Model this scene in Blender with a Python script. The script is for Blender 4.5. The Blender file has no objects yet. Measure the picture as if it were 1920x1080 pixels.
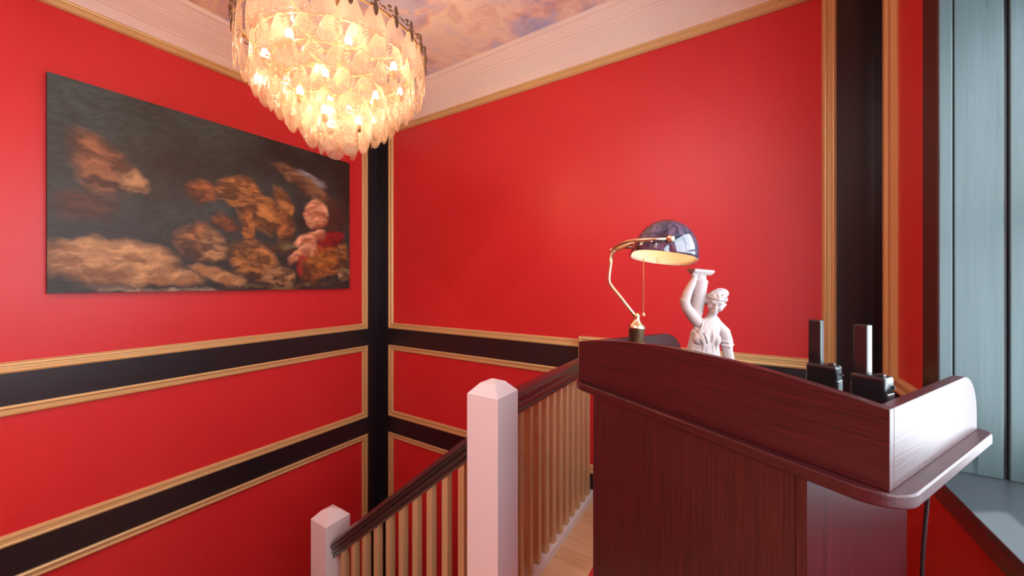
import bpy, bmesh, math, random
import numpy as np
from mathutils import Vector, Matrix
random.seed(7)
R = math.radians
SC = bpy.context.scene
COL = SC.collection

# ------------------------------------------------------------------ camera, sky, lights, exposure
EYE = 1.5
cam_d = bpy.data.cameras.new('camera')
cam = bpy.data.objects.new('camera', cam_d); COL.objects.link(cam)
cam.location = (0, 0, EYE)
cam.rotation_euler = (R(90), 0, math.atan2(.530, .848))
cam_d.sensor_width = 36; cam_d.lens = 688 / 1920 * 36
cam_d.shift_y = -10.5 / 1920
cam_d.clip_start = .02
SC.camera = cam
SC.view_settings.view_transform = 'Standard'
SC.view_settings.look = 'None'
SC.view_settings.gamma = 1
SC.view_settings.use_curve_mapping = False
SC.view_settings.exposure = 0.2
world = bpy.data.worlds.new('sky'); SC.world = world
world.use_nodes = True
bg = world.node_tree.nodes['Background']
bg.inputs[0].default_value = (.80, .91, 1.0, 1)
SKY = 6.5
bg.inputs[1].default_value = SKY
SC.cycles.max_bounces = 10
SC.cycles.transparent_max_bounces = 32
SC.cycles.caustics_reflective = False
SC.cycles.caustics_refractive = False
SC.cycles.sample_clamp_indirect = 6
CHANDELIER_BULB = 195.0     # emission of each chandelier bulb
LAMP_BULB = 24.0
FILL_SPOT = 62.0         # watts of each unseen fill light added over the landing behind the camera

sun_d = bpy.data.lights.new('sun', 'SUN'); sun_d.energy = 11.0; sun_d.angle = R(1.0); sun_d.color = (1, .96, .9)
sun = bpy.data.objects.new('sun', sun_d); COL.objects.link(sun)
sun.rotation_euler = Vector((.84*.31, .55*.31, .95)).to_track_quat('Z', 'Y').to_euler()

# room (metres): camera stands at x=0, y=0
XA, XW, YB, YS = -3.18, .571, 2.50, -2.5     # left wall, window wall, back wall, wall behind the camera
ZC, ZL = 3.30, -2.9                          # ceiling, lower hall floor
POST = .157

# ------------------------------------------------------------------ helpers
def link(o, parent=None):
    COL.objects.link(o)
    if parent is not None: o.parent = parent
    return o
def tag(o, label=None, cat=None, group=None, kind=None):
    if label: o['label'] = label
    if cat: o['category'] = cat
    if group: o['group'] = group
    if kind: o['kind'] = kind
    return o
def empty(name, loc, rz=0, **k):
    o = bpy.data.objects.new(name, None); COL.objects.link(o)
    o.empty_display_size = .05
    o.location = loc; o.rotation_euler = (0, 0, rz)
    return tag(o, **k)
def mesh_obj(name, verts, faces, mat, parent=None, smooth=False, bevel=0, loc=None, segs=2):
    me = bpy.data.meshes.new(name)
    me.from_pydata([tuple(v) for v in verts], [], [tuple(f) for f in faces])
    me.update()
    bm = bmesh.new(); bm.from_mesh(me); bmesh.ops.recalc_face_normals(bm, faces=bm.faces); bm.to_mesh(me); bm.free()
    if smooth:
        for p in me.polygons: p.use_smooth = True
    for m in (mat if isinstance(mat, (list, tuple)) else [mat]): me.materials.append(m)
    o = link(bpy.data.objects.new(name, me), parent)
    if loc is not None: o.location = loc
    if bevel:
        b = o.modifiers.new('bevel', 'BEVEL'); b.width = bevel; b.segments = segs; b.limit_method = 'ANGLE'
    return o
class MB:
    def __init__(s): s.v = []; s.f = []
    def add(s, v, f):
        n = len(s.v); s.v += [Vector(p) for p in v]; s.f += [[i + n for i in q] for q in f]; return s
    def box(s, x0, x1, y0, y1, z0, z1, M=None):
        v = [(x, y, z) for x in (x0, x1) for y in (y0, y1) for z in (z0, z1)]
        if M is not None: v = [M @ Vector(p) for p in v]
        return s.add(v, [(0,1,3,2),(4,6,7,5),(0,4,5,1),(2,3,7,6),(0,2,6,4),(1,5,7,3)])
    def lathe(s, prof, n=24, M=None, cap=True):
        v = []; f = []
        for (r, z) in prof:
            for k in range(n):
                a = 2*math.pi*k/n; v.append(Vector((r*math.cos(a), r*math.sin(a), z)))
        for i in range(len(prof)-1):
            for k in range(n):
                k2 = (k+1) % n
                f.append((i*n+k, i*n+k2, (i+1)*n+k2, (i+1)*n+k))
        if cap:
            f.append(tuple(range(n))[::-1]); f.append(tuple((len(prof)-1)*n+k for k in range(n)))
        if M is not None: v = [M @ p for p in v]
        return s.add(v, f)
    def tube(s, pts, r, n=10):
        pts = [Vector(p) for p in pts]; v = []; f = []
        rs = r if isinstance(r, (list, tuple)) else [r]*len(pts)
        up = None
        for i, p in enumerate(pts):
            d = (pts[min(i+1, len(pts)-1)] - pts[max(i-1, 0)]).normalized()
            if up is None: up = d.orthogonal().normalized()
            up = (up - d*up.dot(d))
            up = up.normalized() if up.length > 1e-6 else d.orthogonal().normalized()
            sd = d.cross(up)
            for k in range(n):
                a = 2*math.pi*k/n; v.append(p + (up*math.cos(a) + sd*math.sin(a))*rs[i])
        for i in range(len(pts)-1):
            for k in range(n):
                k2 = (k+1) % n; f.append((i*n+k, i*n+k2, (i+1)*n+k2, (i+1)*n+k))
        f.append(tuple(range(n))[::-1]); f.append(tuple((len(pts)-1)*n+k for k in range(n)))
        return s.add(v, f)
    def ball(s, c, r, nu=12, nv=8, M=None):
        rx, ry, rz = r if isinstance(r, (list, tuple)) else (r, r, r)
        prof = []; v = []; f = []
        c = Vector(c)
        top = len(v)
        pts = [Vector((0, 0, 1))]
        for j in range(1, nv):
            b = math.pi*j/nv
            for k in range(nu):
                a = 2*math.pi*k/nu
                pts.append(Vector((math.sin(b)*math.cos(a), math.sin(b)*math.sin(a), math.cos(b))))
        pts.append(Vector((0, 0, -1)))
        for k in range(nu):
            f.append((0, 1+k, 1+(k+1) % nu))
            for j in range(nv-2):
                a0 = 1+j*nu; b0 = a0+nu; k2 = (k+1) % nu
                f.append((a0+k, b0+k, b0+k2, a0+k2))
            a0 = 1+(nv-2)*nu
            f.append((a0+k, len(pts)-1, a0+(k+1) % nu))
        v = [Vector((p.x*rx, p.y*ry, p.z*rz)) for p in pts]
        if M is not None: v = [M @ p for p in v]
        return s.add([p + c for p in v], f)
    def prism(s, poly, z0, z1, M=None):
        n = len(poly)
        v = [Vector((x, y, z0)) for x, y in poly] + [Vector((x, y, z1)) for x, y in poly]
        if M is not None: v = [M @ p for p in v]
        f = [tuple(range(n))[::-1], tuple(range(n, 2*n))] + [(i, (i+1) % n, n+(i+1) % n, n+i) for i in range(n)]
        return s.add(v, f)
    def obj(s, name, mat, parent=None, **k): return mesh_obj(name, s.v, s.f, mat, parent, **k)
def sweep_rect(a0, a1, b0, b1, prof, mp, sides=(1,1,1,1)):
    """profile (inset, out) swept with mitres round a rectangle; mp maps (a, b, out) to the world"""
    m = MB(); n = len(prof)
    v = []
    for (sa, sb) in ((0,0),(1,0),(1,1),(0,1)):
        for (i, o) in prof:
            v.append(mp(a0+i if sa == 0 else a1-i, b0+i if sb == 0 else b1-i, o))
    f = []
    for c in range(4):
        if not sides[c]: continue
        c2 = (c+1) % 4
        for k in range(n):
            k2 = (k+1) % n
            f.append((c*n+k, c*n+k2, c2*n+k2, c2*n+k))
    return m.add(v, f)
def sweep_line(p0, p1, prof, side):
    """profile (side, up) swept between two points, ends cut plumb"""
    p0, p1, side = Vector(p0), Vector(p1), Vector(side)
    up = Vector((0, 0, 1)); n = len(prof)
    v = [p + side*a + up*b for p in (p0, p1) for a, b in prof]
    f = [tuple(range(n))[::-1], tuple(range(n, 2*n))] + [(i, (i+1) % n, n+(i+1) % n, n+i) for i in range(n)]
    return MB().add(v, f)

# ------------------------------------------------------------------ materials
def mat(name, col, rough=.5, metal=0, spec=.5, coat=0, coat_r=.1):
    m = bpy.data.materials.new(name); m.use_nodes = True
    p = m.node_tree.nodes['Principled BSDF']
    p.inputs['Base Color'].default_value = (*col, 1); p.inputs['Roughness'].default_value = rough
    p.inputs['Metallic'].default_value = metal; p.inputs['Specular IOR Level'].default_value = spec
    p.inputs['Coat Weight'].default_value = coat; p.inputs['Coat Roughness'].default_value = coat_r
    return m
def N(m, t, **k):
    n = m.node_tree.nodes.new(t)
    for a, b in k.items(): setattr(n, a, b)
    return n
def L(m, a, b): m.node_tree.links.new(a, b)
def coords(m, scale=(1,1,1), space='Object'):
    tc = N(m, 'ShaderNodeTexCoord'); mp = N(m, 'ShaderNodeMapping')
    mp.inputs['Scale'].default_value = scale
    L(m, tc.outputs[space], mp.inputs[0]); return mp.outputs[0]
def noise(m, vec, scale, detail=4, rough=.5, dist=0):
    n = N(m, 'ShaderNodeTexNoise'); n.inputs['Scale'].default_value = scale
    n.inputs['Detail'].default_value = detail; n.inputs['Roughness'].default_value = rough
    n.inputs['Distortion'].default_value = dist
    L(m, vec, n.inputs['Vector']); return n.outputs['Fac']
def ramp(m, fac, stops, interp='LINEAR'):
    r = N(m, 'ShaderNodeValToRGB'); r.color_ramp.interpolation = interp
    e = r.color_ramp.elements
    while len(e) < len(stops): e.new(.5)
    for q, (pos, c) in zip(e, stops): q.position = pos; q.color = (*c, 1)
    L(m, fac, r.inputs[0]); return r.outputs[0]
def bump(m, h, strength=.2, dist=.002):
    b = N(m, 'ShaderNodeBump'); b.inputs['Strength'].default_value = strength; b.inputs['Distance'].default_value = dist
    L(m, h, b.inputs['Height']); L(m, b.outputs[0], m.node_tree.nodes['Principled BSDF'].inputs['Normal'])
def setcol(m, c): L(m, c, m.node_tree.nodes['Principled BSDF'].inputs['Base Color'])
def setrough(m, c): L(m, c, m.node_tree.nodes['Principled BSDF'].inputs['Roughness'])

M = {}
M['red'] = mat('red_satin_paint', (.72, .018, .022), .36, spec=.5)
v = coords(M['red'], (1,1,1)); bump(M['red'], noise(M['red'], v, 170, 3, .6), .35, .0018)
setcol(M['red'], ramp(M['red'], noise(M['red'], v, 1.3, 3), [(.3, (.68,.028,.032)), (.7, (.74,.036,.040))]))
M['black'] = mat('black_gloss_paint', (.012, .011, .016), .34, spec=.7)
v = coords(M['black'], (1,1,1)); bump(M['black'], noise(M['black'], v, 35, 3), .12, .002)
M['gold'] = mat('gold_paint', (.74, .55, .24), .42, metal=.25, spec=.5)
v = coords(M['gold']); bump(M['gold'], noise(M['gold'], v, 120, 3), .15, .001)
M['baluster'] = mat('brushed_gold_bar', (.66, .50, .26), .38, metal=.3)
v = coords(M['baluster'], (60,60,2)); bump(M['baluster'], noise(M['baluster'], v, 2, 3), .1, .001)
M['white'] = mat('white_gloss_paint', (.80, .78, .79), .35)
v = coords(M['white'], (1,1,.15)); bump(M['white'], noise(M['white'], v, 60, 3), .12, .001)
M['cornice'] = mat('white_cornice_paint', (.88, .83, .73), .6)
M['rail'] = mat('dark_lacquered_rail', (.012, .009, .013), .34, spec=.8, coat=1, coat_r=.3)
# oak floor
M['oak'] = mat('oak_plank', (.6, .36, .18), .38)
m = M['oak']; oi = N(m, 'ShaderNodeObjectInfo'); mx = N(m, 'ShaderNodeVectorMath', operation='ADD')
sc = N(m, 'ShaderNodeVectorMath', operation='SCALE'); sc.inputs['Scale'].default_value = 13
cb = N(m, 'ShaderNodeCombineXYZ'); L(m, oi.outputs['Random'], cb.inputs[0]); L(m, oi.outputs['Random'], cb.inputs[1])
L(m, cb.outputs[0], sc.inputs[0]); L(m, sc.outputs[0], mx.inputs[0]); L(m, coords(m, (1.2, 14, 1)), mx.inputs[1])
nz = noise(m, mx.outputs[0], 3, 5, .6, .4)
ad = N(m, 'ShaderNodeMath', operation='MULTIPLY_ADD'); L(m, oi.outputs['Random'], ad.inputs[0]); ad.inputs[1].default_value = .30; 
L(m, nz, ad.inputs[2])
setcol(m, ramp(m, ad.outputs[0], [(.3, (.62,.36,.17)), (.6, (.76,.48,.26)), (.95, (.84,.57,.34))]))
# wenge wood of the lectern
def wood(name, axis, c0, c1, rough):
    m = mat(name, c0, rough, spec=.55)
    s = [(8,8,8),(110,110,2.2),(2.2,110,110)][0 if axis is None else axis]
    v = coords(m, s); f = noise(m, v, 2.0, 5, .6, .5)
    setcol(m, ramp(m, f, [(.35, c0), (.62, c1)])); bump(m, f, .30, .0012)
    return m
W0, W1 = (.036, .006, .008), (.080, .010, .013)  # near-black wood; the red walls' reflection is put into this base colour
def wood2(name, sc, r=.38):
    m = mat(name, W0, r, spec=.45, coat=.2, coat_r=.25)
    f = noise(m, coords(m, sc), 2.0, 5, .6, .5)
    setcol(m, ramp(m, f, [(.36, W0), (.62, W1)])); bump(m, f, .30, .0012); return m
M['wenge_v'] = wood2('dark_wood_vertical_grain', (110, 110, 2.2))
M['wenge_y'] = wood2('dark_wood_lengthwise_grain', (110, 2.2, 110))
M['wenge_x'] = wood2('dark_wood_crosswise_grain', (2.2, 110, 110))
M['edge'] = mat('dark_edge_band', (.03,.008,.009), .22, spec=.6)
# painted jamb and shutters
M['teal'] = mat('grey_green_gloss_paint', (.15, .20, .205), .38, spec=.5)
v = coords(M['teal'], (30, 30, 1.2)); f = noise(M['teal'], v, 2, 5, .6)
setcol(M['teal'], ramp(M['teal'], f, [(.28, (.035,.06,.062)), (.36, (.085,.13,.135)), (.8, (.11,.16,.168))])); bump(M['teal'], f, .25, .002)
M['sill'] = mat('charcoal_sill_paint', (.06, .072, .085), .30, spec=.55)
v = coords(M['sill'], (30, 2, 30)); f = noise(M['sill'], v, 2, 4); bump(M['sill'], f, .15, .001)
M['brass'] = mat('antique_brass', (.80, .64, .40), .30, metal=1)
M['shade'] = mat('dark_glass_shade', (.035, .028, .05), .08, spec=.8, coat=1, coat_r=.03)
v = coords(M['shade']); setcol(M['shade'], ramp(M['shade'], noise(M['shade'], v, 22, 4, .6, 2.5), [(.4,(.03,.03,.05)),(.6,(.14,.10,.16))]))
M['lining'] = mat('opal_glass_lining', (.85, .78, .72), .4)
M['stone'] = mat('white_plaster_figure', (.55, .47, .46), .6)
v = coords(M['stone']); bump(M['stone'], noise(M['stone'], v, 260, 3), .1, .0006)
M['plastic'] = mat('black_glossy_plastic', (.012, .012, .014), .2, spec=1.0)
M['chrome'] = mat('silver_trim', (.55,.58,.6), .2, metal=.9)
M['rubber'] = mat('black_cable', (.015,.015,.017), .35)
M['carpet'] = mat('red_runner_carpet', (.62, .02, .04), .9)
bump(M['carpet'], noise(M['carpet'], coords(M['carpet']), 400, 2), .6, .003)
def thin_fresnel(m, ior):
    # same reflectance whichever side of a thin pane is seen
    f_ = N(m, 'ShaderNodeFresnel'); g_ = N(m, 'ShaderNodeNewGeometry')
    k_ = N(m, 'ShaderNodeMath', operation='MULTIPLY_ADD')   # backfacing inverts the index once more: undo it
    L(m, g_.outputs['Backfacing'], k_.inputs[0]); k_.inputs[1].default_value = 1/ior-ior; k_.inputs[2].default_value = ior
    L(m, k_.outputs[0], f_.inputs[0]); return f_
def emis(name, col, s):
    m = bpy.data.materials.new(name); m.use_nodes = True; nt = m.node_tree
    nt.nodes.remove(nt.nodes['Principled BSDF']); e = nt.nodes.new('ShaderNodeEmission')
    e.inputs[0].default_value = (*col, 1); e.inputs[1].default_value = s
    nt.links.new(e.outputs[0], nt.nodes['Material Output'].inputs[0]); return m
M['bulb'] = emis('chandelier_bulb', (1, .68, .38), CHANDELIER_BULB)
M['lampbulb'] = emis('desk_lamp_bulb', (1, .55, .22), LAMP_BULB)
# thin pressed glass: clear in the middle, frosted on the ribs
m = bpy.data.materials.new('pressed_glass_leaf'); m.use_nodes = True; nt = m.node_tree
nt.nodes.remove(nt.nodes['Principled BSDF'])
at = N(m, 'ShaderNodeAttribute', attribute_name='rib')
tr = N(m, 'ShaderNodeBsdfTransparent'); tr.inputs[0].default_value = (.98, .93, .88, 1)
tl = N(m, 'ShaderNodeBsdfTranslucent'); tl.inputs[0].default_value = (.60, .43, .33, 1)
df = N(m, 'ShaderNodeBsdfDiffuse'); df.inputs[0].default_value = (.62, .50, .42, 1)
gl = N(m, 'ShaderNodeBsdfGlossy'); gl.inputs['Roughness'].default_value = .14
m1 = N(m, 'ShaderNodeMixShader'); m1.inputs[0].default_value = .4; L(m, tl.outputs[0], m1.inputs[1]); L(m, df.outputs[0], m1.inputs[2])
m2 = N(m, 'ShaderNodeMixShader'); L(m, at.outputs['Fac'], m2.inputs[0]); L(m, tr.outputs[0], m2.inputs[1]); L(m, m1.outputs[0], m2.inputs[2])
fr = thin_fresnel(m, 1.28)
m3 = N(m, 'ShaderNodeMixShader'); L(m, fr.outputs[0], m3.inputs[0]); L(m, m2.outputs[0], m3.inputs[1]); L(m, gl.outputs[0], m3.inputs[2])
L(m, m3.outputs[0], nt.nodes['Material Output'].inputs[0]); M['leaf'] = m
# window glass
m = bpy.data.materials.new('window_glass'); m.use_nodes = True; nt = m.node_tree
nt.nodes.remove(nt.nodes['Principled BSDF'])
tr = N(m, 'ShaderNodeBsdfTransparent'); gl = N(m, 'ShaderNodeBsdfGlossy'); gl.inputs['Roughness'].default_value = .02
fr = thin_fresnel(m, 1.45); mx = N(m, 'ShaderNodeMixShader')
L(m, fr.outputs[0], mx.inputs[0]); L(m, tr.outputs[0], mx.inputs[1]); L(m, gl.outputs[0], mx.inputs[2])
L(m, mx.outputs[0], nt.nodes['Material Output'].inputs[0]); M['glass'] = m
# painted sky on the ceiling
m = mat('cloud_mural', (.8,.6,.5), .65); M['mural'] = m
v = coords(m, (1, 1, 1)); wn = N(m, 'ShaderNodeTexNoise'); wn.inputs['Scale'].default_value = .9; wn.inputs['Detail'].default_value = 3
L(m, v, wn.inputs['Vector'])
wv = N(m, 'ShaderNodeVectorMath', operation='SCALE'); L(m, wn.outputs['Color'], wv.inputs[0]); wv.inputs['Scale'].default_value = .9
wa = N(m, 'ShaderNodeVectorMath', operation='ADD'); L(m, v, wa.inputs[0]); L(m, wv.outputs[0], wa.inputs[1])
f1 = noise(m, wa.outputs[0], 1.7, 8, .56)
c1 = ramp(m, f1, [(.36, (.36,.44,.72)), (.46, (.52,.57,.78)), (.50, (.84,.62,.54)), (.55, (.97,.86,.66)), (.62, (.95,.82,.62)), (.74, (.66,.60,.66))])
f2 = noise(m, wa.outputs[0], 5.5, 6, .6)
c2 = ramp(m, f2, [(.40, (.56,.34,.32)), (.50, (.95,.82,.66)), (.62, (.64,.64,.78))])
mc = N(m, 'ShaderNodeMix', data_type='RGBA'); mc.inputs[0].default_value = .36
L(m, c1, mc.inputs[6]); L(m, c2, mc.inputs[7]); setcol(m, mc.outputs[2])

# ------------------------------------------------------------------ the setting
BT = .012          # thickness of the black boards
def mapA(a, b, o): return (XA + o, a, b)
def mapB(a, b, o): return (a, YB - o, b)
def mapW(a, b, o): return (XW - o, a, b)
def mapS(a, b, o): return (a, YS + o, b)
PROF = [(0,0), (0,.022), (.010,.026), (.016,.024), (.020,.017), (.036,.017), (.040,.021), (.047,.020), (.056,.008), (.056,0)]
def moulding(parent, mp, a0, a1, b0, b1): return sweep_rect(a0, a1, b0, b1, PROF, mp).obj('panel_moulding', M['gold'], parent)
def board(parent, mp, a0, a1, b0, b1, name='black_board'):
    P = [mp(a, b, o) for a in (a0, a1) for b in (b0, b1) for o in (0, BT)]
    return MB().add(P, [(0,1,3,2),(4,6,7,5),(0,4,5,1),(2,3,7,6),(0,2,6,4),(1,5,7,3)]).obj(name, M['black'], parent)
Z1a, Z1b, Z2a, Z2b = .872, 1.038, -.008, .157      # lower and upper edge of the two black rails
ZT = 3.058                                         # underside of the cornice
def wall(name, a0, a1, mp, sgn_box, posts=(1, 1), low=True):
    w = MB().box(*sgn_box).obj(name, M['red']); tag(w, kind='structure')
    return w
wall_left = wall('wall_left', 0, 0, None, (XA-.12, XA, YS-.12, YB+.12, ZL-.1, ZC+.1))
wall_back = wall('wall_back', 0, 0, None, (XA, XW+.35, YB, YB+.12, ZL-.1, ZC+.1))
wall_front = wall('wall_front', 0, 0, None, (XA, XW+.35, YS-.12, YS, ZL-.1, ZC+.1))
def dress(w, mp, a0, a1, low=True):
    board(w, mp, a0, a0+POST, ZL, ZT); board(w, mp, a1-POST, a1, ZL, ZT)
    board(w, mp, a0+POST, a1-POST, Z1a, Z1b, 'black_rail'); board(w, mp, a0+POST, a1-POST, Z2a, Z2b, 'black_rail')
    moulding(w, mp, a0+POST, a1-POST, Z1b, ZT)
    moulding(w, mp, a0+POST, a1-POST, Z2b, Z1a)
    moulding(w, mp, a0+POST, a1-POST, ZL+.3, Z2a)
dress(wall_left, mapA, YS, YB)
dress(wall_back, mapB, XA, XW)
dress(wall_front, mapS, XA, XW)
# window wall with the opening
WY0, WY1, WZ0, WZ1 = -.30, 1.81, .86, 2.55
wm = MB(); TX = XW + .30
wm.box(XW, TX, WY1, YB, ZL, ZC+.1); wm.box(XW, TX, YS, WY0, ZL, ZC+.1)
wm.box(XW, TX, WY0, WY1, ZL, WZ0); wm.box(XW, TX, WY0, WY1, WZ1, ZC+.1)
wall_right = wm.obj('wall_right', M['red']); tag(wall_right, kind='structure')
board(wall_right, mapW, YB-.171, YB-BT, ZL, ZT)
board(wall_right, mapW, WY1, WY1+.112, WZ0-.03, ZT, 'black_architrave')
board(wall_right, mapW, WY0-.112, WY0, WZ0-.03, ZT, 'black_architrave')
board(wall_right, mapW, WY0, WY1, WZ1, WZ1+.11, 'black_architrave')
board(wall_right, mapW, WY1+.112, YB-.171, Z1a, Z1b, 'black_rail')
board(wall_right, mapW, YS, YB-.171, .0, .157, 'black_rail')
VP = [(0,0), (0,.022), (.02,.026), (.034,.024), (.042,.014), (.074,.014), (.082,.021), (.098,.020), (.115,.006), (.115,0)]
mm = MB()
for (p, q) in [((YB-.171, Z1b), (YB-.171, ZT))]:
    n = len(VP)
    vv = [mapW(YB-.171-i, z, o) for z in (Z1b, ZT) for i, o in VP]
    mm.add(vv, [tuple(range(n)), tuple(range(n, 2*n))] + [(i, (i+1) % n, n+(i+1) % n, n+i) for i in range(n)])
mm.obj('panel_moulding', M['gold'], wall_right)
mm = MB(); n = len(PROF)
vv = [mapW(y, Z1b+i, o) for y in (WY1+.112, YB-.286) for i, o in PROF]
mm.add(vv, [tuple(range(n)), tuple(range(n, 2*n))] + [(i, (i+1) % n, n+(i+1) % n, n+i) for i in range(n)])
mm.obj('panel_moulding', M['gold'], wall_right)

# ceiling with painted sky, cornice
ceil = MB().box(XA-.12, TX, YS-.12, YB+.12, ZC, ZC+.1).obj('ceiling', M['mural']); tag(ceil, kind='structure')
CP = [(0, ZT), (.022, ZT), (.022, ZT+.006), (.016, ZT+.008), (.016, 3.128), (.024, 3.131), (.026, 3.138),
      (.085, 3.196), (.090, 3.194), (.096, 3.206), (.102, 3.205), (.112, 3.222), (.118, 3.221), (.165, 3.268), (.178, 3.272), (.182, 3.285), (.182, ZC), (0, ZC)]
corn = sweep_rect(XA, XW, YS, YB, CP, lambda a, b, o: (a, b, o)).obj('trim_1', M['cornice']); tag(corn, kind='structure')

# landing floor of oak planks
floor = MB().box(-.955, XW, YS, YB, -.24, -.012).obj('floor', M['white']); tag(floor, kind='structure')
MB().box(XA, -.955, YS, .05, -.24, 0).obj('side_landing', M['oak'], floor)
pw = .094
pm = {}
y = YS + .002; row = 0
while y < YB - .02:
    cut = [-.872] + ([random.uniform(-.5, .2)] if row % 2 else [random.uniform(-.6, -.3), random.uniform(.1, .4)]) + [XW-.001]
    y1 = min(y + pw, YB-.001)
    for a, b in zip(cut[:-1], cut[1:]):
        p = MB().box(-(b-a)/2+.0006, (b-a)/2-.0006, -(y1-y)/2+.0006, (y1-y)/2-.0006, -.012, 0).obj('plank', M['oak'], floor)
        p.location = ((a+b)/2, (y+y1)/2, random.uniform(-.0005, 0))
    y = y1; row += 1
floor2 = MB().box(XA, XW, YS, YB, ZL-.1, ZL).obj('floor_lower', M['oak']); tag(floor2, kind='structure')
# staircase going down beside the railing
st = empty('staircase', (0,0,0)); tag(st, kind='structure')
k = 0; z = -.17; x = -.955
while x > XA + .12 and z > ZL:
    MB().box(x-.235, x+.02, .10, 1.22, z-.03, z).obj('tread', M['oak'], st)
    MB().box(x-.012, x+.0, .10, 1.22, z-.17 if 0 else z, z+.14).obj('riser', M['white'], st)
    x -= .21; z -= .172
MB().prism([(-.955, -.24), (-.955, .0), (XA, .0-1.83), (XA, -2.1)], 0, .03, Matrix(((1,0,0,0),(0,0,1,.07),(0,1,0,0),(0,0,0,1)))).obj('stringer', M['white'], st)

# window: jamb panelling, sill, frame, panes
win = empty('window_1', (XW, (WY0+WY1)/2, WZ0)); tag(win, kind='structure')
def wl(m): # world-space builder parented to the window empty
    off = Vector(win.location); m.v = [p - off for p in m.v]; return m
def wbox(name, ma, b, bev=.002): return wl(MB().box(*b)).obj(name, M[ma], win, bevel=bev)
ZS = .88
wbox('sill', 'sill', (XW-.043, TX+.05, WY0+.001, WY1-.001, ZS-.022, ZS))
wbox('sill_apron', 'rail', (XW-.040, XW-.001, WY0-.06, WY1+.07, ZS-.075, ZS-.0225))
for yy, sg in ((WY1, -1), (WY0, 1)):
    def jb(name, x0, x1, d0, d1, ma='teal', bev=.003):
        a, b = sorted((yy+sg*d0, yy+sg*d1)); return wbox(name, ma, (x0, x1, a, b, ZS, WZ1-.002), bev)
    jb('jamb_lining', XW+.002, TX, .0005, .004, 'black', 0)
    jb('shutter_bead', XW-.0125, XW+.019, .0005, .018)
    jb('shutter_leaf', XW+.0225, XW+.128, .004, .016)
    jb('shutter_leaf', XW+.140, XW+.252, .004, .016)
    jb('jamb_bead', XW+.262, TX-.002, .004, .02)
wbox('head_lining', 'teal', (XW+.001, TX, WY0+.02, WY1-.02, WZ1-.012, WZ1-.001))
gx = TX - .02
for (a, b, c, d) in ((WY0+.02, WY0+.07, ZS, WZ1-.02), (WY1-.07, WY1-.02, ZS, WZ1-.02), (WY0+.07, WY1-.07, ZS, ZS+.06), (WY0+.07, WY1-.07, WZ1-.07, WZ1-.02),
                     (WY0+.07, WY1-.07, 1.72, 1.77)):
    wbox('window_frame', 'teal', (gx, gx+.05, a, b, c, d), .003)
my = (WY0+WY1)/2
wbox('glazing_bar', 'teal', (gx+.005, gx+.045, my-.02, my+.02, ZS+.06, 1.72), .003)
wbox('glazing_bar', 'teal', (gx+.005, gx+.045, my-.02, my+.02, 1.77, WZ1-.07), .003)
for a, b in ((WY0+.07, my-.02), (my+.02, WY1-.07)):
    for c, d in ((ZS+.06, 1.72), (1.77, WZ1-.07)):
        wbox('pane', 'glass', (gx+.022, gx+.026, a, b, c, d), 0)

# unseen ceiling lights added behind the camera to brighten the room
for i, (x, y) in enumerate([(-.35, -2.0), (-.35, -1.1), (-1.25, -1.1)]):
    t = empty('downlight', (x, y, ZC), label=['recessed ceiling downlight nearest the wall behind the camera', 'recessed ceiling downlight over the landing nearest the window', 'recessed ceiling downlight above the side landing by the stairs'][i], cat='light', group='recessed downlights')
    MB().lathe([(.032, -.004), (.05, -.006), (.05, 0), (.032, 0)], 24, cap=False).obj('bezel', M['white'], t, smooth=True)
    MB().lathe([(.001, -.002), (.031, -.002)], 24, cap=False).obj('lens', emis('downlight_lens', (1,.9,.8), 12), t)
    ld = bpy.data.lights.new('downlight_lamp', 'AREA'); ld.shape = 'DISK'; ld.size = .06; ld.energy = FILL_SPOT/3; ld.color = (1, .92, .86)
    lo = bpy.data.objects.new('lamp_light', ld); COL.objects.link(lo); lo.parent = t; lo.location = (0, 0, -.012)

# ------------------------------------------------------------------ red runner on the landing
rug = MB().box(-.662, .30, -1.9, 2.15, 0, .008).obj('carpet_runner', M['carpet'], bevel=.003)
tag(rug, 'red carpet runner lying on the oak landing beside the lectern', 'rug')

# ------------------------------------------------------------------ railings
NW = .156
RAILP = [(-.022,-.112), (.022,-.112), (.026,-.100), (.022,-.090), (.030,-.082), (.034,-.066), (.028,-.056), (.039,-.044), (.041,-.026), (.034,-.010), (.018,0),
         (-.018,0), (-.034,-.010), (-.041,-.026), (-.039,-.044), (-.028,-.056), (-.034,-.066), (-.030,-.082), (-.022,-.090), (-.026,-.100)]
def newel(parent, cx, cy, zb, zs):
    """boxed post, stepped chamfer, low pyramid; zs = top of the straight shaft"""
    h = NW/2; m = MB()
    lv = [(h, zb), (h, zs)]
    for q in range(4): lv += [(h-.002-.0095*q, zs+.0015+.0100*q), (h-.0085-.0095*q, zs+.0095+.0100*q)]
    lv += [(h-.040, zs+.042), (.0015, zs+.056)]
    v = [Vector((cx+sx*r, cy+sy*r, z)) for r, z in lv for sx, sy in ((-1,-1),(1,-1),(1,1),(-1,1))]
    f = [(3,2,1,0)] + [(i*4+k, i*4+(k+1)%4, (i+1)*4+(k+1)%4, (i+1)*4+k) for i in range(len(lv)-1) for k in range(4)] + [tuple(len(v)-4+k for k in range(4))]
    post = m.add(v, f).obj('newel_post', M['white'], parent, bevel=.0012)
    return post
BX = -.90
lb = empty('landing_railing', (BX, 1.286, 0), label='level railing on the landing with gold square bars, dark handrail and tall white newel post', cat='railing')
def rel(m, e):
    o = Vector(e.location); m.v = [Vector(p) - o for p in m.v]; return m
n1 = newel(lb, 0, 0, -.24, 1.034)
rel(sweep_line((BX, 1.364, 1.0), (BX, YB-.03, 1.0), RAILP, (1,0,0)), lb).obj('handrail', M['rail'], lb)
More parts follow.
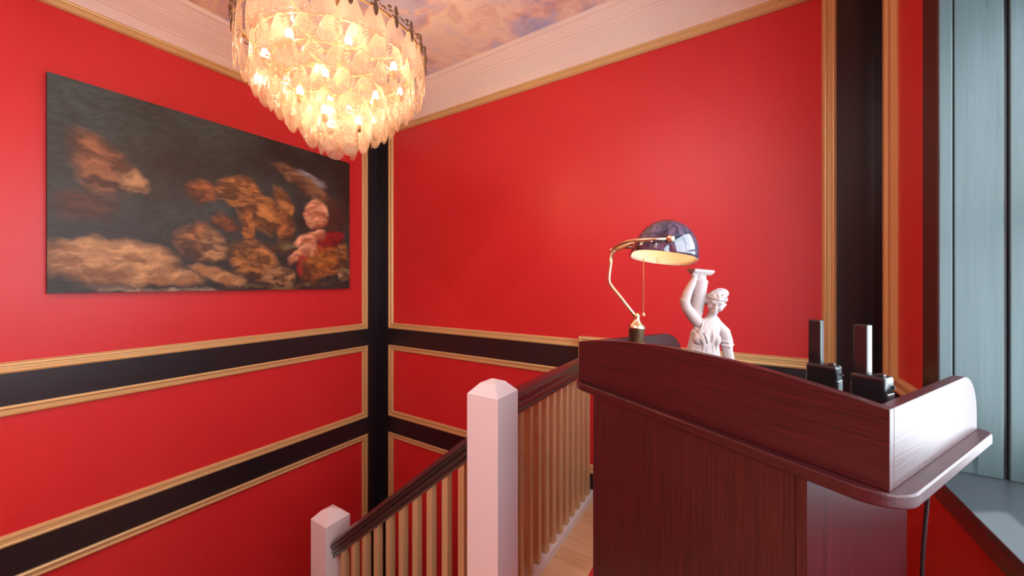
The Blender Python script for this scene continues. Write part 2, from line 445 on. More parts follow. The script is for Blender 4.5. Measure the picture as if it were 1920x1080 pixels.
rel(MB().box(BX-.045, BX+.028, 1.364, YB-.013, -.03, .045), lb).obj('base_rail', M['white'], lb, bevel=.003)
bs = .033; bmsh = None
for i in range(12):
    yy = 1.364+.048+.0905*i
    m_ = MB().box(-bs/2, bs/2, -bs/2, bs/2, .040, .905)
    if bmsh is None: b = m_.obj('baluster', M['baluster'], lb, bevel=.0015); bmsh = b
    else: b = link(bmsh.copy(), lb)
    b.location = (0, yy + bs/2 - 1.286 - .012, 0)
# gold framed plate on the wall where the railing ends
pl = empty('wall_plate', (-.855, YB-BT-.001, .95), label='small gold framed block on the back wall where the landing handrail ends', cat='trim')
pm_ = MB().box(-.105, .105, -.045, 0, -.12, .155).obj('block', M['black'], pl)
sweep_rect(-.118, .118, -.13, .170, [(0,0),(0,.05),(.010,.058),(.018,.055),(.022,.048),(.034,.048),(.040,.052),(.046,.050),(.050,.042),(.050,0)], lambda a, b, o: (a, -o, b)).obj('frame', M['gold'], pl)

SY = 1.300
sx0, sx1 = -.978, -2.045
zt0, zt1 = .862, -.022
sb = empty('stair_railing', (sx1, SY, -1.1), label='sloping stair railing with gold bars, dark red handrail and lower white newel post', cat='railing')
newel_m = newel(sb, -.078, .011, -.75, 1.1+.074)
sl = (zt0-zt1)/(sx0-sx1)
rel(sweep_line((sx0, SY, zt0), (sx1-.002, SY, zt1), RAILP, (0,1,0)), sb).obj('handrail', M['rail'], sb)
# string under the bars
rel(MB().prism([(sx0, zt0-.82), (sx1, zt1-.82), (sx1, zt1-1.12), (sx0, zt0-1.12)], -.03, .03, Matrix(((1,0,0,0),(0,0,1,SY),(0,1,0,0),(0,0,0,1)))), sb).obj('string_board', M['white'], sb, bevel=.003)
b0 = None
for i in range(10):
    xx = -1.074 - .0985*i
    zt = zt0 + (xx-sx0)*sl - .085
    m_ = MB()
    hb = .0175
    v = [(sx*hb, sy*hb, (-.75 if e == 0 else 0) + sx*hb*sl) for e in (0, 1) for sx, sy in ((-1,-1),(1,-1),(1,1),(-1,1))]
    if b0 is None: b0 = m_.add(v, [(3,2,1,0),(4,5,6,7),(0,1,5,4),(1,2,6,5),(2,3,7,6),(3,0,4,7)]).obj('baluster', M['baluster'], sb, bevel=.0015); b = b0
    else: b = link(b0.copy(), sb)
    b.location = (xx - sx1, 0, zt + 1.1)

# ------------------------------------------------------------------ painting: a plain stand-in, rounded ochre masses on a dark ground
def vnoise(u, v, f, seed):
    rg = np.random.RandomState(seed); g = rg.rand(64, 64)
    x = u*f; y = v*f; xi = np.floor(x).astype(int); yi = np.floor(y).astype(int); a = x-xi; b = y-yi
    a = a*a*(3-2*a); b = b*b*(3-2*b)
    G = lambda i, j: g[i % 64, j % 64]
    return (G(xi,yi)*(1-a)+G(xi+1,yi)*a)*(1-b)+(G(xi,yi+1)*(1-a)+G(xi+1,yi+1)*a)*b
def fbm(u, v, f, seed, o=5): return sum(vnoise(u, v, f*2**k, seed+k)*.5**k for k in range(o))/sum(.5**k for k in range(o))
PW, PH, PT = 1.785, 1.186, .035
nx, ny = 400, 266
U, V = np.meshgrid(np.linspace(0, 1, nx), np.linspace(0, 1, ny))       # V up
A_ = PW/PH
uu = U*A_
wu = uu + .10*(fbm(uu, V, 4, 3)-.5) + .05*(fbm(uu, V, 14, 9)-.5); wv = V + .10*(fbm(uu, V, 4, 21)-.5) + .05*(fbm(uu, V, 14, 31)-.5)
def srgb(r, g, b): return np.array([(c/255/12.92 if c/255 <= .04045 else ((c/255+.055)/1.055)**2.4) for c in (r, g, b)])
img = np.zeros((ny, nx, 3)) + srgb(62, 84, 82)
g1 = fbm(wu, wv, 3, 77)[..., None]
g1 = np.clip(g1*1.2-.1+.5*(U[..., None]-.3), 0, 1)
img = img*(1-g1) + srgb(34, 28, 22)*g1
img = img*(1-np.clip(1.3-2.2*V, 0, .75)[..., None]*.8) + srgb(36, 30, 24)*np.clip(1.3-2.2*V, 0, .75)[..., None]*.8
def blob(cx, cy, rx, ry, rot, col, col2, soft=.25, seed=1):
    global img
    c, s = math.cos(rot), math.sin(rot); dx = wu-cx*A_; dy = wv-cy; rx *= 1.06; ry *= 1.08
    a = (dx*c+dy*s)/rx; b = (-dx*s+dy*c)/ry; r = np.sqrt(a*a+b*b)
    k = np.clip((1-r)/soft, 0, 1)[..., None]
    t = np.clip(fbm(wu*1.6, wv*3.2, 9, seed+5, 4)*3.4-1.05, 0, 1)[..., None]*.7 + np.clip((1-b)/2, 0, 1)[..., None]*.35
    img = img*(1-k) + (np.array(col)*(1-t)+np.array(col2)*t)*k
gold, dk, tan, br, flesh, fdk, redc = srgb(184,130,66), srgb(60,40,24), srgb(180,146,98), srgb(58,34,20), srgb(226,180,140), srgb(150,88,58), srgb(150,28,26)
blob(.10,.62,.11,.15,.3, srgb(150,104,66), br, .5, 2); blob(.17,.58,.07,.06,-.5, tan, br, .5, 3)
blob(.07,.42,.12,.10,.2, srgb(86,56,34), br, .6, 4)
blob(.37,.55,.09,.08,0, srgb(150,96,48), br, .4, 5); blob(.45,.40,.10,.05,-.1, srgb(120,74,36), br, .4, 6)
blob(.50,.60,.13,.13,.1, gold, dk, .3, 7); blob(.575,.50,.14,.11,-.5, gold, dk, .3, 8); blob(.535,.40,.04,.11,0, srgb(170,112,50), dk, .4, 9)
blob(.665,.56,.07,.13,.15, srgb(176,128,70), dk, .35, 10); blob(.675,.44,.07,.13,.1, srgb(160,108,54), dk, .35, 11)
blob(.70,.30,.20,.05,.05, srgb(108,104,66), br, .6, 12)
blob(.78,.74,.26,.07,-.45, srgb(150,120,84), srgb(80,56,38), .5, 13); blob(.80,.80,.13,.035,-.3, srgb(150,160,160), srgb(110,110,104), .5, 14)
blob(.92,.56,.17,.16,0, srgb(72,50,34), br, .7, 15)
blob(.90,.36,.15,.06,.6, redc, srgb(90,14,14), .3, 16)
blob(.83,.55,.105,.115,.1, flesh, fdk, .25, 17); blob(.80,.37,.13,.05,.35, flesh, fdk, .3, 18); blob(.745,.26,.11,.033,.75, flesh, fdk, .3, 19); blob(.80,.24,.035,.13,-.1, flesh, fdk, .3, 20)
blob(.755,.17,.05,.09,-.1, redc, srgb(110,20,24), .3, 21)
blob(.13,.15,.24,.12,0, tan, srgb(120,86,50), .3, 22); blob(.26,.09,.17,.04,-.15, tan, srgb(130,94,56), .4, 23)
blob(.355,.27,.12,.12,-.2, srgb(160,112,60), dk, .4, 24); blob(.40,.25,.09,.10,0, tan, dk, .4, 25)
blob(.42,.09,.18,.035,-.25, tan, srgb(140,100,58), .4, 26)
blob(.55,.19,.17,.13,-.35, gold, dk, .35, 27); blob(.65,.11,.11,.08,-.3, tan, dk, .4, 28)
blob(.86,.20,.19,.12,.3, srgb(172,112,48), dk, .35, 29); blob(.80,.10,.07,.08,0, srgb(140,88,42), br, .4, 30)
blob(.955,.27,.05,.09,-.2, srgb(190,140,72), dk, .35, 31); blob(.965,.12,.07,.06,.9, srgb(190,170,130), dk, .4, 32)
blob(.25,.02,.30,.02,0, srgb(190,180,150), dk, .6, 33); blob(.70,.03,.40,.02,0, srgb(120,110,70), br, .8, 34)
br_ = fbm(wu*1.0+.5*V, wv*3.4-.8*uu, 26, 55, 4); br2 = fbm(uu*3+2*V, wv*1.2, 20, 61, 3)
img *= (.62+.50*np.clip((br_-.3)*2.2, 0, 1)*.8+.30*br2)[..., None]
img = img*1.3 + .004
pt = empty('canvas_painting', (XA+.001, .3455, 1.442), label='large unframed canvas with golden forms on a dark ground hanging on the left red wall', cat='painting')
vs = [(PT, U[j, i]*PW, V[j, i]*PH) for j in range(ny) for i in range(nx)]
fs = [(j*nx+i, j*nx+i+1, (j+1)*nx+i+1, (j+1)*nx+i) for j in range(ny-1) for i in range(nx-1)]
mp_ = mat('printed_canvas', (.3,.2,.1), .45, spec=.5)
va = N(mp_, 'ShaderNodeAttribute', attribute_name='paint'); setcol(mp_, va.outputs['Color'])
bump(mp_, noise(mp_, coords(mp_, (1,1,1)), 420, 2), .3, .0008)
me = bpy.data.meshes.new('canvas_print'); me.from_pydata(vs, [], fs); me.update()
ca = me.color_attributes.new('paint', 'FLOAT_COLOR', 'POINT')
ca.data.foreach_set('color', np.concatenate([img, np.ones((ny, nx, 1))], 2).astype('f').ravel())
me.materials.append(mp_); link(bpy.data.objects.new('canvas_print', me), pt)
MB().box(0, PT-.0006, 0, PW, 0, PH).obj('stretcher', mat('dark_canvas_edge', (.03,.022,.02), .6), pt)

# ------------------------------------------------------------------ lectern
T = .33
LN = Vector((.1974, .802, 0)); LROT = math.atan2(.872, .489)
lec = empty('lectern', LN, LROT, label='tall dark red-brown wooden lectern with a raised tray edge on the landing', cat='lectern')
LE_S, LE_Q = .762, .511
ZTR = EYE - T                    # top of the tray plate
BH = .130
def lecw(q, s, z): return LN + Matrix.Rotation(LROT, 3, 'Z') @ Vector((q, s, z))
def rrect(x0, x1, y0, y1, r, n=18):
    P = []
    for cx, cy, a0 in ((x1-r[0], y1-r[0], 0), (x0+r[1], y1-r[1], 90), (x0+r[2], y0+r[2], 180), (x1-r[3], y0+r[3], 270)):
        rr = r[[0,1,2,3][(0,90,180,270).index(a0)]]
        for k in range(n+1):
            a = R(a0+90*k/n); P.append((cx+rr*math.cos(a), cy+rr*math.sin(a)))
    return P
MB().prism(rrect(-.022, LE_Q+.022, -.022, LE_S+.022, (.03,.06,.065,.03)), ZTR-.024, ZTR).obj('tray', M['wenge_y'], lec, bevel=.004, segs=3)
# arched front board
P = [(0, 0)] + [(LE_S*k/24, BH + .035*4*(k/24)*(1-k/24)) for k in range(25)] + [(LE_S, 0)]
P = [P[0]] + P[1:-1] + [P[-1]]
my_ = Matrix(((0,0,1,0),(1,0,0,0),(0,1,0,ZTR),(0,0,0,1)))
MB().prism(P, 0, .018, my_).obj('front_board', M['wenge_y'], lec, bevel=.0015)
SP = [(.018, 0), (.018, BH)] + [(.41, BH)] + [(.41+.1*math.sin(R(a))**1.0, BH-.093*(1-math.cos(R(a)))) for a in range(10, 91, 8)] + [(LE_Q, 0)]
for s0 in (0, LE_S-.018):
    mxx = Matrix(((1,0,0,0),(0,0,1,s0),(0,1,0,ZTR),(0,0,0,1)))
    MB().prism(SP, 0, .018, mxx).obj('side_board', M['wenge_x'], lec, bevel=.0015)
# corner wedge where front and side boards meet is covered by the front board end
# pedestal
PS0, PS1, PQ0, PQ1 = .102, .670, -.018, .480
ZP = ZTR-.024
MB().box(PQ0, PQ0+.018, PS0+.0185, PS1-.0185, .03, ZP).obj('front_panel', M['wenge_v'], lec, bevel=.001)
for a in (PS0, PS1-.018):
    MB().box(PQ0, PQ1, a, a+.018, .0082, ZP).obj('side_panel', M['wenge_v'], lec, bevel=.001)
MB().box(PQ0+.03, PQ1-.01, PS0+.0185, PS1-.0185, .45, .468).obj('shelf', M['wenge_y'], lec)
MB().box(PQ0+.03, PQ1-.01, PS0+.0185, PS1-.0185, .03, .048).obj('shelf', M['wenge_y'], lec)
MB().box(PQ0+.02, PQ0+.10, PS0+.0185, PS1-.0185, .0085, .0295).obj('plinth', M['edge'], lec)

# power cord hanging below the lectern tray
cp = []
for k in range(30):
    t = k/29; z = ZP + .001 - t*(ZP-.006)
    q = .245 + .012*math.sin(t*9) - .01*t; s = .012 + .02*math.sin(t*6+1.0)*min(1, 4*t)
    cp.append(lecw(q, s, z))
cp += [lecw(.235+.02*k, .02-.03*k, .014) for k in range(1, 6)]
cord = MB().tube(cp, .0032, 8).obj('power_cord', M['rubber'], smooth=True)
tag(cord, 'thin black power cord hanging from under the lectern tray to the floor', 'cord')

# ------------------------------------------------------------------ two-way radios standing in the tray
def make_radio():
    t = empty('two_way_radio', (0,0,0))
    w, d, h = .052, .036, .158
    MB().box(-d/2, d/2, -w/2, w/2, 0, h).obj('body', M['plastic'], t, bevel=.006, segs=4)
    MB().box(-.010, .010, .002, .024, h-.004, h+.092).obj('antenna', M['plastic'], t, bevel=.003, segs=3)
    MB().lathe([(.0060, 0), (.0060, .007), (.005, .0085)], 16, Matrix.Translation((.0, -.014, h-.005))).obj('volume_knob', M['plastic'], t, smooth=False)
    MB().box(-.013, .013, -w/2-.0018, -w/2+.001, .035, h-.030).obj('side_cover', M['chrome'], t, bevel=.0015)
    MB().box(-.009, .009, -w/2-.0030, -w/2-.0017, .045, h-.055).obj('side_button', M['plastic'], t, bevel=.0008)
    MB().box(d/2-.001, d/2+.0015, -.018, .018, .02, .075).obj('speaker_grille', M['rubber'], t, bevel=.001)
    MB().lathe([(.003, 0), (.003, .002)], 12, Matrix.Translation((.010, -w/2-.001, h-.02)) @ Matrix.Rotation(R(90), 4, 'X')).obj('socket', M['rubber'], t)
    return t
def copy_tree(o, parent=None):
    c = o.copy(); COL.objects.link(c)
    if parent is not None: c.parent = parent
    for ch in o.children: copy_tree(ch, c)
    return c
ra = make_radio(); rb = copy_tree(ra)
for r_, (q, s), rz, lab in ((ra, (.158, .145), 4, 'black two-way radio farther from the tray corner, beside the gold wall moulding'),
                            (rb, (.128, .060), -3, 'black two-way radio nearest the right corner of the lectern tray')):
    r_.location = lecw(q, s, ZTR); r_.rotation_euler = (0, 0, LROT+R(rz))
    tag(r_, lab, 'radio', 'two-way radios in the lectern tray')

# ------------------------------------------------------------------ banker's lamp
lp = lecw(.12, .62, ZTR)
lamp = empty('desk_lamp', lp, R(17.9), label="lit brass banker's lamp with a dark glossy shade on the lectern", cat='lamp')
z0 = ZTR
def Z(zw): return zw - z0
MB().lathe([(.078,0),(.080,.004),(.078,.010),(.060,.015),(.026,.018)], 40).obj('base', M['brass'], lamp, smooth=True)
MB().lathe([(.0245,.016),(.0245,Z(1.350)),(.0265,Z(1.352)),(.0265,Z(1.358)),(.021,Z(1.366)),(.012,Z(1.376)),(.009,Z(1.384)),(.0105,Z(1.390)),(.008,Z(1.396))], 32).obj('column', M['brass'], lamp, smooth=True)
sp = []
ctrl = [(0,1.385),(-.012,1.402),(-.030,1.425),(-.052,1.455),(-.074,1.482),(-.0845,1.498),(-.087,1.512),(-.0855,1.528),(-.081,1.560),(-.076,1.600)]
MB().tube([(x, 0, Z(z)) for x, z in ctrl], .0058, 14).obj('stem', M['brass'], lamp, smooth=True)
MB().ball((-.0755, 0, Z(1.604)), .0095, 16, 12).obj('joint', M['brass'], lamp, smooth=True)
MB().ball((0, 0, Z(1.392)), .011, 16, 10).obj('joint', M['brass'], lamp, smooth=True)
SCX, RIM = .076, 1.576
for sg in (-1, 1):
    arm = [(-.0755, 0, Z(1.604)), (-.066, sg*.03, Z(1.612)), (-.050, sg*.065, Z(1.619)), (-.030, sg*.098, Z(1.622)), (-.010, sg*.117, Z(1.623)), (.03, sg*.127, Z(1.623)), (.078, sg*.130, Z(1.623))]
    a_ = MB().tube(arm, .0048, 12).obj('yoke_arm', M['brass'], lamp, smooth=True)
    MB().ball((.080, sg*.131, Z(1.623)), (.0115, .009, .0115), 16, 10).obj('knob', M['brass'], a_, smooth=True)
def shade_mesh(a, b, h, off):
    v = []; f = []; nt, npz = 33, 25
    for i in range(nt):
        t = -1 + 2*i/(nt-1); t = math.sin(t*math.pi/2)
        g = (max(0, 1-abs(t)**3.2))**(1/2.6); g = max(g, 1e-4)
        for k in range(npz):
            ph = math.pi*k/(npz-1)
            v.append((a*g*math.cos(ph)*1.0, b*t, h*(g**.9)*math.sin(ph)**.92 if 0 < k < npz-1 else 0))
    for i in range(nt-1):
        for k in range(npz-1): f.append((i*npz+k, i*npz+k+1, (i+1)*npz+k+1, (i+1)*npz+k))
    return v, f
TILT = Matrix.Translation((SCX, 0, Z(RIM))) @ Matrix.Rotation(R(9), 4, 'Y') @ Matrix.Rotation(R(-5), 4, 'X')
for nm, d_, ma in (('shade', 0, 'shade'), ('shade_lining', .0022, 'lining')):
    v, f = shade_mesh(.096-d_, .124-d_, .113-d_, 0)
    o = MB().add([TILT @ Vector(p) for p in v], f).obj(nm, M[ma], lamp, smooth=True)
    if nm == 'shade': sh = o
    so = o.modifiers.new('thick', 'SOLIDIFY'); so.thickness = .0016; so.offset = 0
lv_, _f = shade_mesh(.1035, .1235, .11, 0)
MB().tube([TILT @ Vector((-.03, 0, .058)), TILT @ Vector((-.080, 0, .046)), (-.074, 0, Z(1.602))], .006, 10).obj('bulb_holder', M['brass'], lamp, smooth=True)
MB().ball(tuple(TILT @ Vector((-.005, 0, .054))), (.026, .017, .017), 16, 10).obj('bulb', M['lampbulb'], lamp, smooth=True)
ch = MB()
cz = Z(1.575)
while cz > Z(1.405): ch.ball((.0195, -.012, cz), .0022, 6, 4); cz -= .0046
ch.obj('pull_chain', M['brass'], lamp)
MB().lathe([(.0012, .012), (.003, .009), (.0058, .002), (.005, 0)], 14, Matrix.Translation((.0195, -.012, Z(1.394)))).obj('chain_pull', M['brass'], lamp, smooth=True)

# ------------------------------------------------------------------ plaster figure with a jar on the shoulder
sx_, sq_ = .55, .38
fp = lecw(.38, .55, ZTR)
fig = empty('plaster_figurine', fp, math.atan2(.530, .848), label='white plaster figurine of a curly-haired woman carrying a tall jar on her shoulder', cat='statue')
def px(u, v, y=0):   # sizes read off the photograph, in the figure's own upright plane (x right, y away, z up from the tray)
    return Vector(((u-1325)/555, y, EYE-(v-529.5)/555 - ZTR))
fm = MB()
def limb(pts, rs, n=16):
    fm.tube(pts, rs, n)
    fm.ball(pts[0], rs[0], 14, 10); fm.ball(pts[-1], rs[-1], 14, 10)
# plinth and skirt, hips, waist, chest
fm.lathe([(.056,0),(.058,.010),(.052,.014),(.049,.022)], 32, Matrix.Translation((-.008,0,0)) @ Matrix.Diagonal((1,.8,1,1)))
def sect(c, rx, ry, n=32, flut=0, nf=0, ph=0):
    return [Vector((c.x+rx*(1+flut*math.sin(nf*a+ph))*math.cos(a), c.y+ry*(1+flut*math.sin(nf*a+ph))*math.sin(a), c.z)) for a in [2*math.pi*k/n for k in range(n)]]
secs = [((1318,735),.050,.040,.07,13),((1318,710),.053,.041,.07,13),((1317,690),.056,.041,.05,13),((1316,672),.056,.040,.03,11),((1316,655),.052,.037,.02,11),((1317,640),.047,.034,.015,11),((1319,624),.045,.032,0,1),((1325,611),.043,.027,0,1),((1330,601),.034,.021,0,1),((1333,593),.018,.015,0,1)]
def surf(u, v_, out=.0):
    S = [(c[1], c[0], rx, ry) for c, rx, ry, _a, _b in secs]
    for (v1, c1, rx1, ry1), (v0, c0, rx0, ry0) in zip(S[:-1], S[1:]):
        if v0 <= v_ <= v1:
            t = (v_-v0)/(v1-v0); c = c0+(c1-c0)*t; rx = rx0+(rx1-rx0)*t; ry = ry0+(ry1-ry0)*t
            x = max(-.97, min(.97, (u-c)/555/rx)); return px(u, v_, -ry*math.sqrt(1-x*x)-out)
    return px(u, v_, -.03)
vv = []; n_ = 48
for (uv, rx, ry, fl, nf) in secs: vv += sect(px(*uv), rx, ry, n_, fl, nf)
ff = [tuple(range(n_))[::-1], tuple((len(secs)-1)*n_+k for k in range(n_))] + [(i*n_+k, i*n_+(k+1) % n_, (i+1)*n_+(k+1) % n_, (i+1)*n_+k) for i in range(len(secs)-1) for k in range(n_)]
fm.add(vv, ff)
# breasts, draped folds
fm.ball(px(1302, 634, -.022), (.018,.0135,.020)); fm.ball(px(1333, 635, -.022), (.018,.015,.021))
for k in range(13):
    t = k/12; u0 = 1292+t*46
    pts = []
    for j in range(11):
        q = j/10; u = u0 + (1318-u0)*.55*math.sin(q*math.pi*.9) + 4*math.sin(k*1.7); v_ = 618+5*math.sin(k*2.1)+q*54
        bulge = .013*math.exp(-((u-1302)/12)**2-((v_-634)/13)**2) + .012*math.exp(-((u-1333)/11)**2-((v_-635)/13)**2)
        pts.append(surf(u, v_, bulge-.0004))
    fm.tube(pts, [.0012]+[.0021]*9+[.0012], 6)
for k in range(5):
    fm.tube([surf(1290+54*j/12, 645+k*5.5+7*math.sin(j/12*math.pi), .0002) for j in range(13)], .0016, 6)
fm.tube([surf(1288+58*j/14, 673+2*math.sin(j*.5), .001) for j in range(15)], .0042, 8)
# strap over the shoulder
fm.tube([px(1302,622,-.028), px(1308,608,-.025), px(1312,598,-.018)], .003, 6); fm.tube([px(1306,622,-.029), px(1313,608,-.026), px(1317,597,-.018)], .003, 6)
# raised arm (viewer's left): shoulder, elbow, wrist
limb([px(1308,606,-.002), px(1297,594,-.004), px(1284,577,-.006), px(1280,564,-.006)], [.020,.0185,.0165,.0155])
limb([px(1281,565,-.006), px(1285,550,-.006), px(1293,533,-.006), px(1298,523,-.006)], [.0158,.0150,.0115,.0092])
fm.ball(px(1299, 517, -.006), (.012,.010,.012))
for k in range(4):
    fm.tube([px(1294+2.2*k,516,-.012), px(1295+3*k,508.5-.4*k,-.017), px(1299+3.2*k,506-.3*k,-.012)], [.0036,.0033,.0028], 8)
fm.tube([px(1303,519,-.012), px(1309,514,-.016), px(1311,509,-.014)], [.004,.0037,.003], 8)
# lowered arm (viewer's right) with sleeve band
limb([px(1344,611,0), px(1354,622,-.004), px(1359,640,-.006), px(1359,655,-.008)], [.0185,.0195,.0190,.0165])
limb([px(1358,650,-.008), px(1362,670,-.010), px(1364,690,-.014), px(1352,706,-.022)], [.0165,.0155,.0130,.0100])
fm.ball(px(1346,711,-.028), (.011,.010,.010))
for k in range(4): fm.tube([px(1346-2*k,711+k,-.034), px(1340-2*k,714+k,-.040), px(1335-k,718+k,-.040)], [.0036,.0032,.0027], 8)
fm.tube([px(1346,645,-.012), px(1357,648,-.026), px(1368,645,-.014), px(1369,643,.004)], .0040, 8)
fm.tube([px(1345,638,-.012), px(1355,640,-.025), px(1367,638,-.014)], .0030, 8)
# neck, head bowed and turned to the viewer's left
limb([px(1330,598,0), px(1333,588,-.004), px(1335,580,-.008)], [.0155,.0140,.0140])
HC = px(1336, 568, -.012)
HM = Matrix.Translation(HC) @ Matrix.Rotation(R(14), 4, 'Y') @ Matrix.Rotation(R(-22), 4, 'Z') @ Matrix.Rotation(R(14), 4, 'X')
def hb(c, r, nu=14, nv=10): 
    fm.ball((0,0,0), r, nu, nv, Matrix.Translation(Vector(c))) if 0 else fm.add(*_tf(c, r, nu, nv))
def _tf(c, r, nu, nv):
    t = MB().ball(c, r, nu, nv); return [HM @ p for p in t.v], t.f
hb((0,0,.004), (.0255,.029,.030)); hb((0,-.010,-.014), (.0185,.019,.021)); hb((0,-.024,-.028), (.0085,.008,.0075))
hb((0,-.0335,-.004), (.0042,.006,.0105)); hb((0,-.0385,-.0105), (.0052,.0048,.0042))
hb((0,-.0305,-.0185), (.0080,.0042,.0022)); hb((0,-.0300,-.0225), (.0068,.0042,.0024))
for sg in (-1, 1):
    hb((sg*.0105,-.0255,.0020), (.0056,.0042,.0036)); hb((sg*.0110,-.0275,.0078), (.0085,.0040,.0022)); hb((sg*.0145,-.0195,-.011), (.0090,.0085,.0100))
    hb((sg*.0255,-.001,-.005), (.004,.007,.009))
rg = random.Random(3)
for k in range(150):
    a = rg.uniform(0, 2*math.pi); e = rg.uniform(-.25, 1.4)
    d_ = Vector((math.cos(a)*math.cos(e), math.sin(a)*math.cos(e), math.sin(e)))
    if d_.y < -.35 and d_.z < .55: continue
    hb((d_.x*.0290, d_.y*.0310+.002, d_.z*.0320+.006), rg.uniform(.0048, .0072), 8, 6)
for k in range(16):     # rolled top knot
    a = k/16*2*math.pi
    hb((.010+.016*math.cos(a), .012, .036+.010*math.sin(a)), .0070, 8, 6)
hb((.010,.012,.036), (.018,.012,.012))
for k in range(9): hb(((k-4)*.0062, -.0255+abs(k-4)**2*.0009, .0185), .0052, 8, 6)
# jar: foot behind the head, fluted body, flared square rim
jt, jb_ = px(1313, 507, .004), px(1306, 590, .012)
jd = (jt-jb_).normalized(); jx = Vector((1,0,0)); jx = (jx-jd*jx.dot(jd)).normalized(); jy = jd.cross(jx)
JM = Matrix((( jx.x, jy.x, jd.x, jb_.x), (jx.y, jy.y, jd.y, jb_.y), (jx.z, jy.z, jd.z, jb_.z), (0,0,0,1)))
fm.lathe([(.014,-.02),(.0205,0),(.023,.04),(.0245,.075),(.0262,.1105),(.0262,.118),(.0215,.120),(.0190,.126),(.0195,.134),(.0235,.146)], 28, JM)
q0, q1 = .1455, .1535
rw = .0335
fm.add([JM @ Vector((sx*r, sy*r*.8, z)) for r, z in ((.026,.136),(rw,.1460),(rw,.1540)) for sx, sy in ((-1,-1),(1,-1),(1,1),(-1,1))],
       [(3,2,1,0),(8,9,10,11)] + [(i*4+k, i*4+(k+1)%4, (i+1)*4+(k+1)%4, (i+1)*4+k) for i in (0,1) for k in range(4)])
fo = fm.obj('figure', M['stone'], fig, smooth=True)
rm = fo.modifiers.new('remesh', 'REMESH'); rm.mode = 'VOXEL'; rm.voxel_size = .0016; rm.use_smooth_shade = True
sm = fo.modifiers.new('smooth', 'SMOOTH'); sm.factor = .5; sm.iterations = 2

# ------------------------------------------------------------------ chandelier
CX, CY = -1.63, 1.044
chd = empty('chandelier', (CX, CY, ZC), label='large tiered chandelier of pressed glass leaves lit from inside above the stairwell', cat='chandelier')
def CZ(rise): return EYE + rise - ZC
# leaf: shell-shaped plate hanging from its tip at the origin, front towards +x
NA, NR, LW, LL = 168, 14, .054, .205
v = [(0.009, 0, -.118)]; f = []; rib = [.38]
for r in range(1, NR+1):
    fr_ = (r/NR)**.85
    for k in range(NA):
        a = 2*math.pi*k/NA; c, s = math.cos(a), math.sin(a)
        yy = LW*s*(1-.30*max(0, c)**1.5)*(abs(s)**-.12 if abs(s) > .05 else 1.3); zz = (.116*c if c > 0 else .087*c)
        low = 1/(1+math.exp((c-.25)*9))
        wnd = max(0, min(1, (fr_-.50)/.10)) * max(0, min(1, (.93-fr_)/.03))*low
        rb_ = wnd*(.5+.5*math.cos(a*28))**1.5 + (1-low)*.35*(.5+.5*math.cos(yy*fr_*1400))
        rim = 1 if fr_ > .94 else 0
        x_ = .006*(1-fr_**2) + .0032*rb_ + .0036*rim
        v.append((x_, yy*fr_, -.118 + zz*fr_)); rib.append(min(.98, .38 + .58*rb_ + .58*rim))
f += [(0, 1+k, 1+(k+1) % NA) for k in range(NA)]
for r in range(NR-1):
    for k in range(NA): f.append((1+r*NA+k, 1+(r+1)*NA+k, 1+(r+1)*NA+(k+1) % NA, 1+r*NA+(k+1) % NA))
leaf_me = bpy.data.meshes.new('glass_leaf'); leaf_me.from_pydata(v, [], f); leaf_me.update()
att = leaf_me.attributes.new('rib', 'FLOAT', 'POINT'); att.data.foreach_set('value', np.array(rib, 'f'))
for p in leaf_me.polygons: p.use_smooth = True
leaf_me.materials.append(M['leaf'])
M['agold'] = mat('aged_gold_metal', (.50, .28, .10), .35, metal=.9)
M['crystal'] = mat('smoky_crystal', (.16, .09, .05), .2, metal=.4, spec=.6)
pin = MB().ball((0,0,0), .006, 8, 6).tube([(0,0,0), (-.02,0,.002)], .0025, 6)
pin_o = pin.obj('leaf_pin', M['agold'], chd); pin_me = pin_o.data; bpy.data.objects.remove(pin_o)
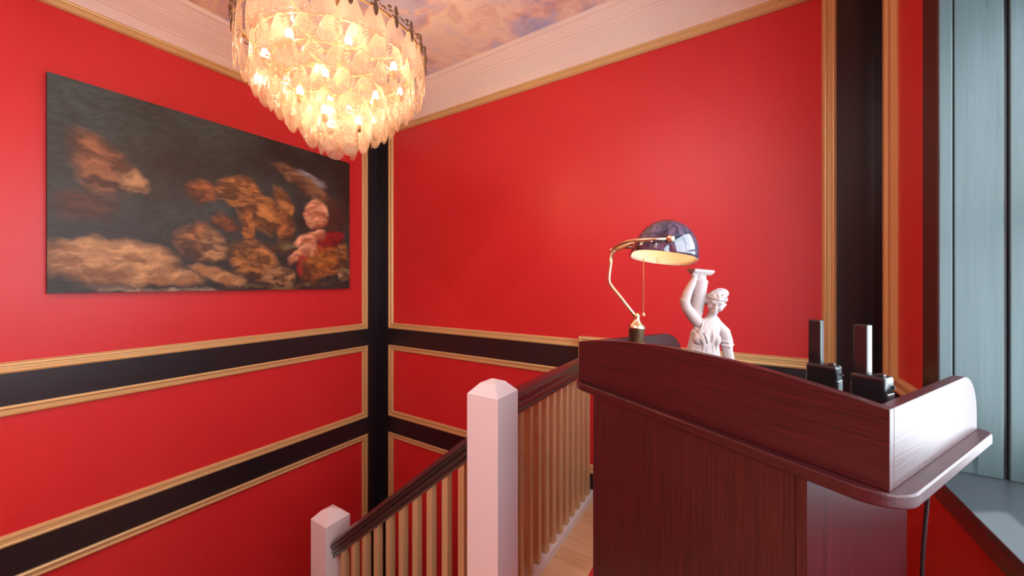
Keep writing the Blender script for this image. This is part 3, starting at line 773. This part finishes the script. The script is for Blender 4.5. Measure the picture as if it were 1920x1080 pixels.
# finial of the top ring: small upright leaf, hanging drop, sprig of beads on each side
fn = MB()
fn.ball((.004, 0, .020), (.005, .009, .022), 8, 6); fn.ball((.008, 0, -.024), (.0045, .011, .030), 8, 6)
rg = random.Random(5)
for k in range(14):
    t = (k-6.5)/6.5
    if abs(t) < .15: continue
    fn.ball((.003+rg.uniform(-.004,.005), t*.038, .004+.010*math.sin(t*5)+rg.uniform(-.004,.008)), rg.uniform(.0035,.0055), 7, 5)
fin_o = fn.obj('finial', M['crystal'], chd, smooth=True); fin_me = fin_o.data; bpy.data.objects.remove(fin_o)
RT = [(.392, .905, 27), (.338, .838, 23), (.275, .770, 19), (.212, .712, 15), (.142, .655, 10), (.068, .604, 5)]
for ti, (rr, bot, nn) in enumerate(RT):
    ztop = CZ(bot) + LL
    tor = MB(); pts = [(rr*math.cos(2*math.pi*k/64)*.985, rr*math.sin(2*math.pi*k/64)*.985, ztop+.002) for k in range(65)]
    tor.tube(pts, .0048, 8); 
    for k in range(4):
        a = k*math.pi/2 + .4
        tor.tube([(0,0,ztop+.002), (rr*.985*math.cos(a), rr*.985*math.sin(a), ztop+.002)], .004, 6)
    tor.obj('ring', M['agold'], chd, smooth=True)
    for k in range(nn):
        a = 2*math.pi*(k + (.5 if ti % 2 else 0) + .13*ti)/nn
        c, s = math.cos(a), math.sin(a)
        o = link(bpy.data.objects.new('glass_leaf', leaf_me), chd)
        o.location = ((rr+.004)*c, (rr+.004)*s, ztop+random.uniform(-.003, .003))
        o.rotation_euler = (random.uniform(-.03, .03), random.uniform(-.02, .05), a+random.uniform(-.10, .10))
        p_ = link(bpy.data.objects.new('leaf_pin', pin_me), chd)
        p_.location = ((rr+.008)*c, (rr+.008)*s, ztop-.004); p_.rotation_euler = (0, 0, a)
        if ti == 0:
            q_ = link(bpy.data.objects.new('finial', fin_me), chd); q_.location = ((rr+.010)*c, (rr+.010)*s, ztop+.004); q_.rotation_euler = (0, 0, a)
MB().tube([(0,0,CZ(.66)+.12), (0,0,-.02)], .008, 12).obj('stem', M['agold'], chd, smooth=True)
MB().lathe([(.07,0),(.072,-.01),(.05,-.024),(.015,-.035),(.012,-.04)][::-1], 32).obj('ceiling_canopy', M['agold'], chd, smooth=True)
bl = MB().ball((0,0,0), (.014,.014,.024), 12, 8).obj('bulb', M['bulb'], chd, smooth=True)
sk = MB().lathe([(.011,-.05),(.013,-.024),(.013,-.018)], 14).tube([(0,0,-.045), (-.06,0,-.045)], .003, 6).obj('socket', M['agold'], chd, smooth=True)
bp = [(.29, .99, a) for a in range(0, 360, 45)] + [(.17, .90, a) for a in (20, 110, 200, 290)] + [(.09, .78, a) for a in (30, 150, 270)]
for i, (rr, rise, a) in enumerate(bp):
    b_ = bl if i == 0 else link(bl.copy(), chd); s_ = sk if i == 0 else link(sk.copy(), chd)
    loc = (rr*math.cos(R(a+20)), rr*math.sin(R(a+20)), CZ(rise))
    b_.location = loc; s_.location = loc; s_.rotation_euler = (0, 0, R(a+20))
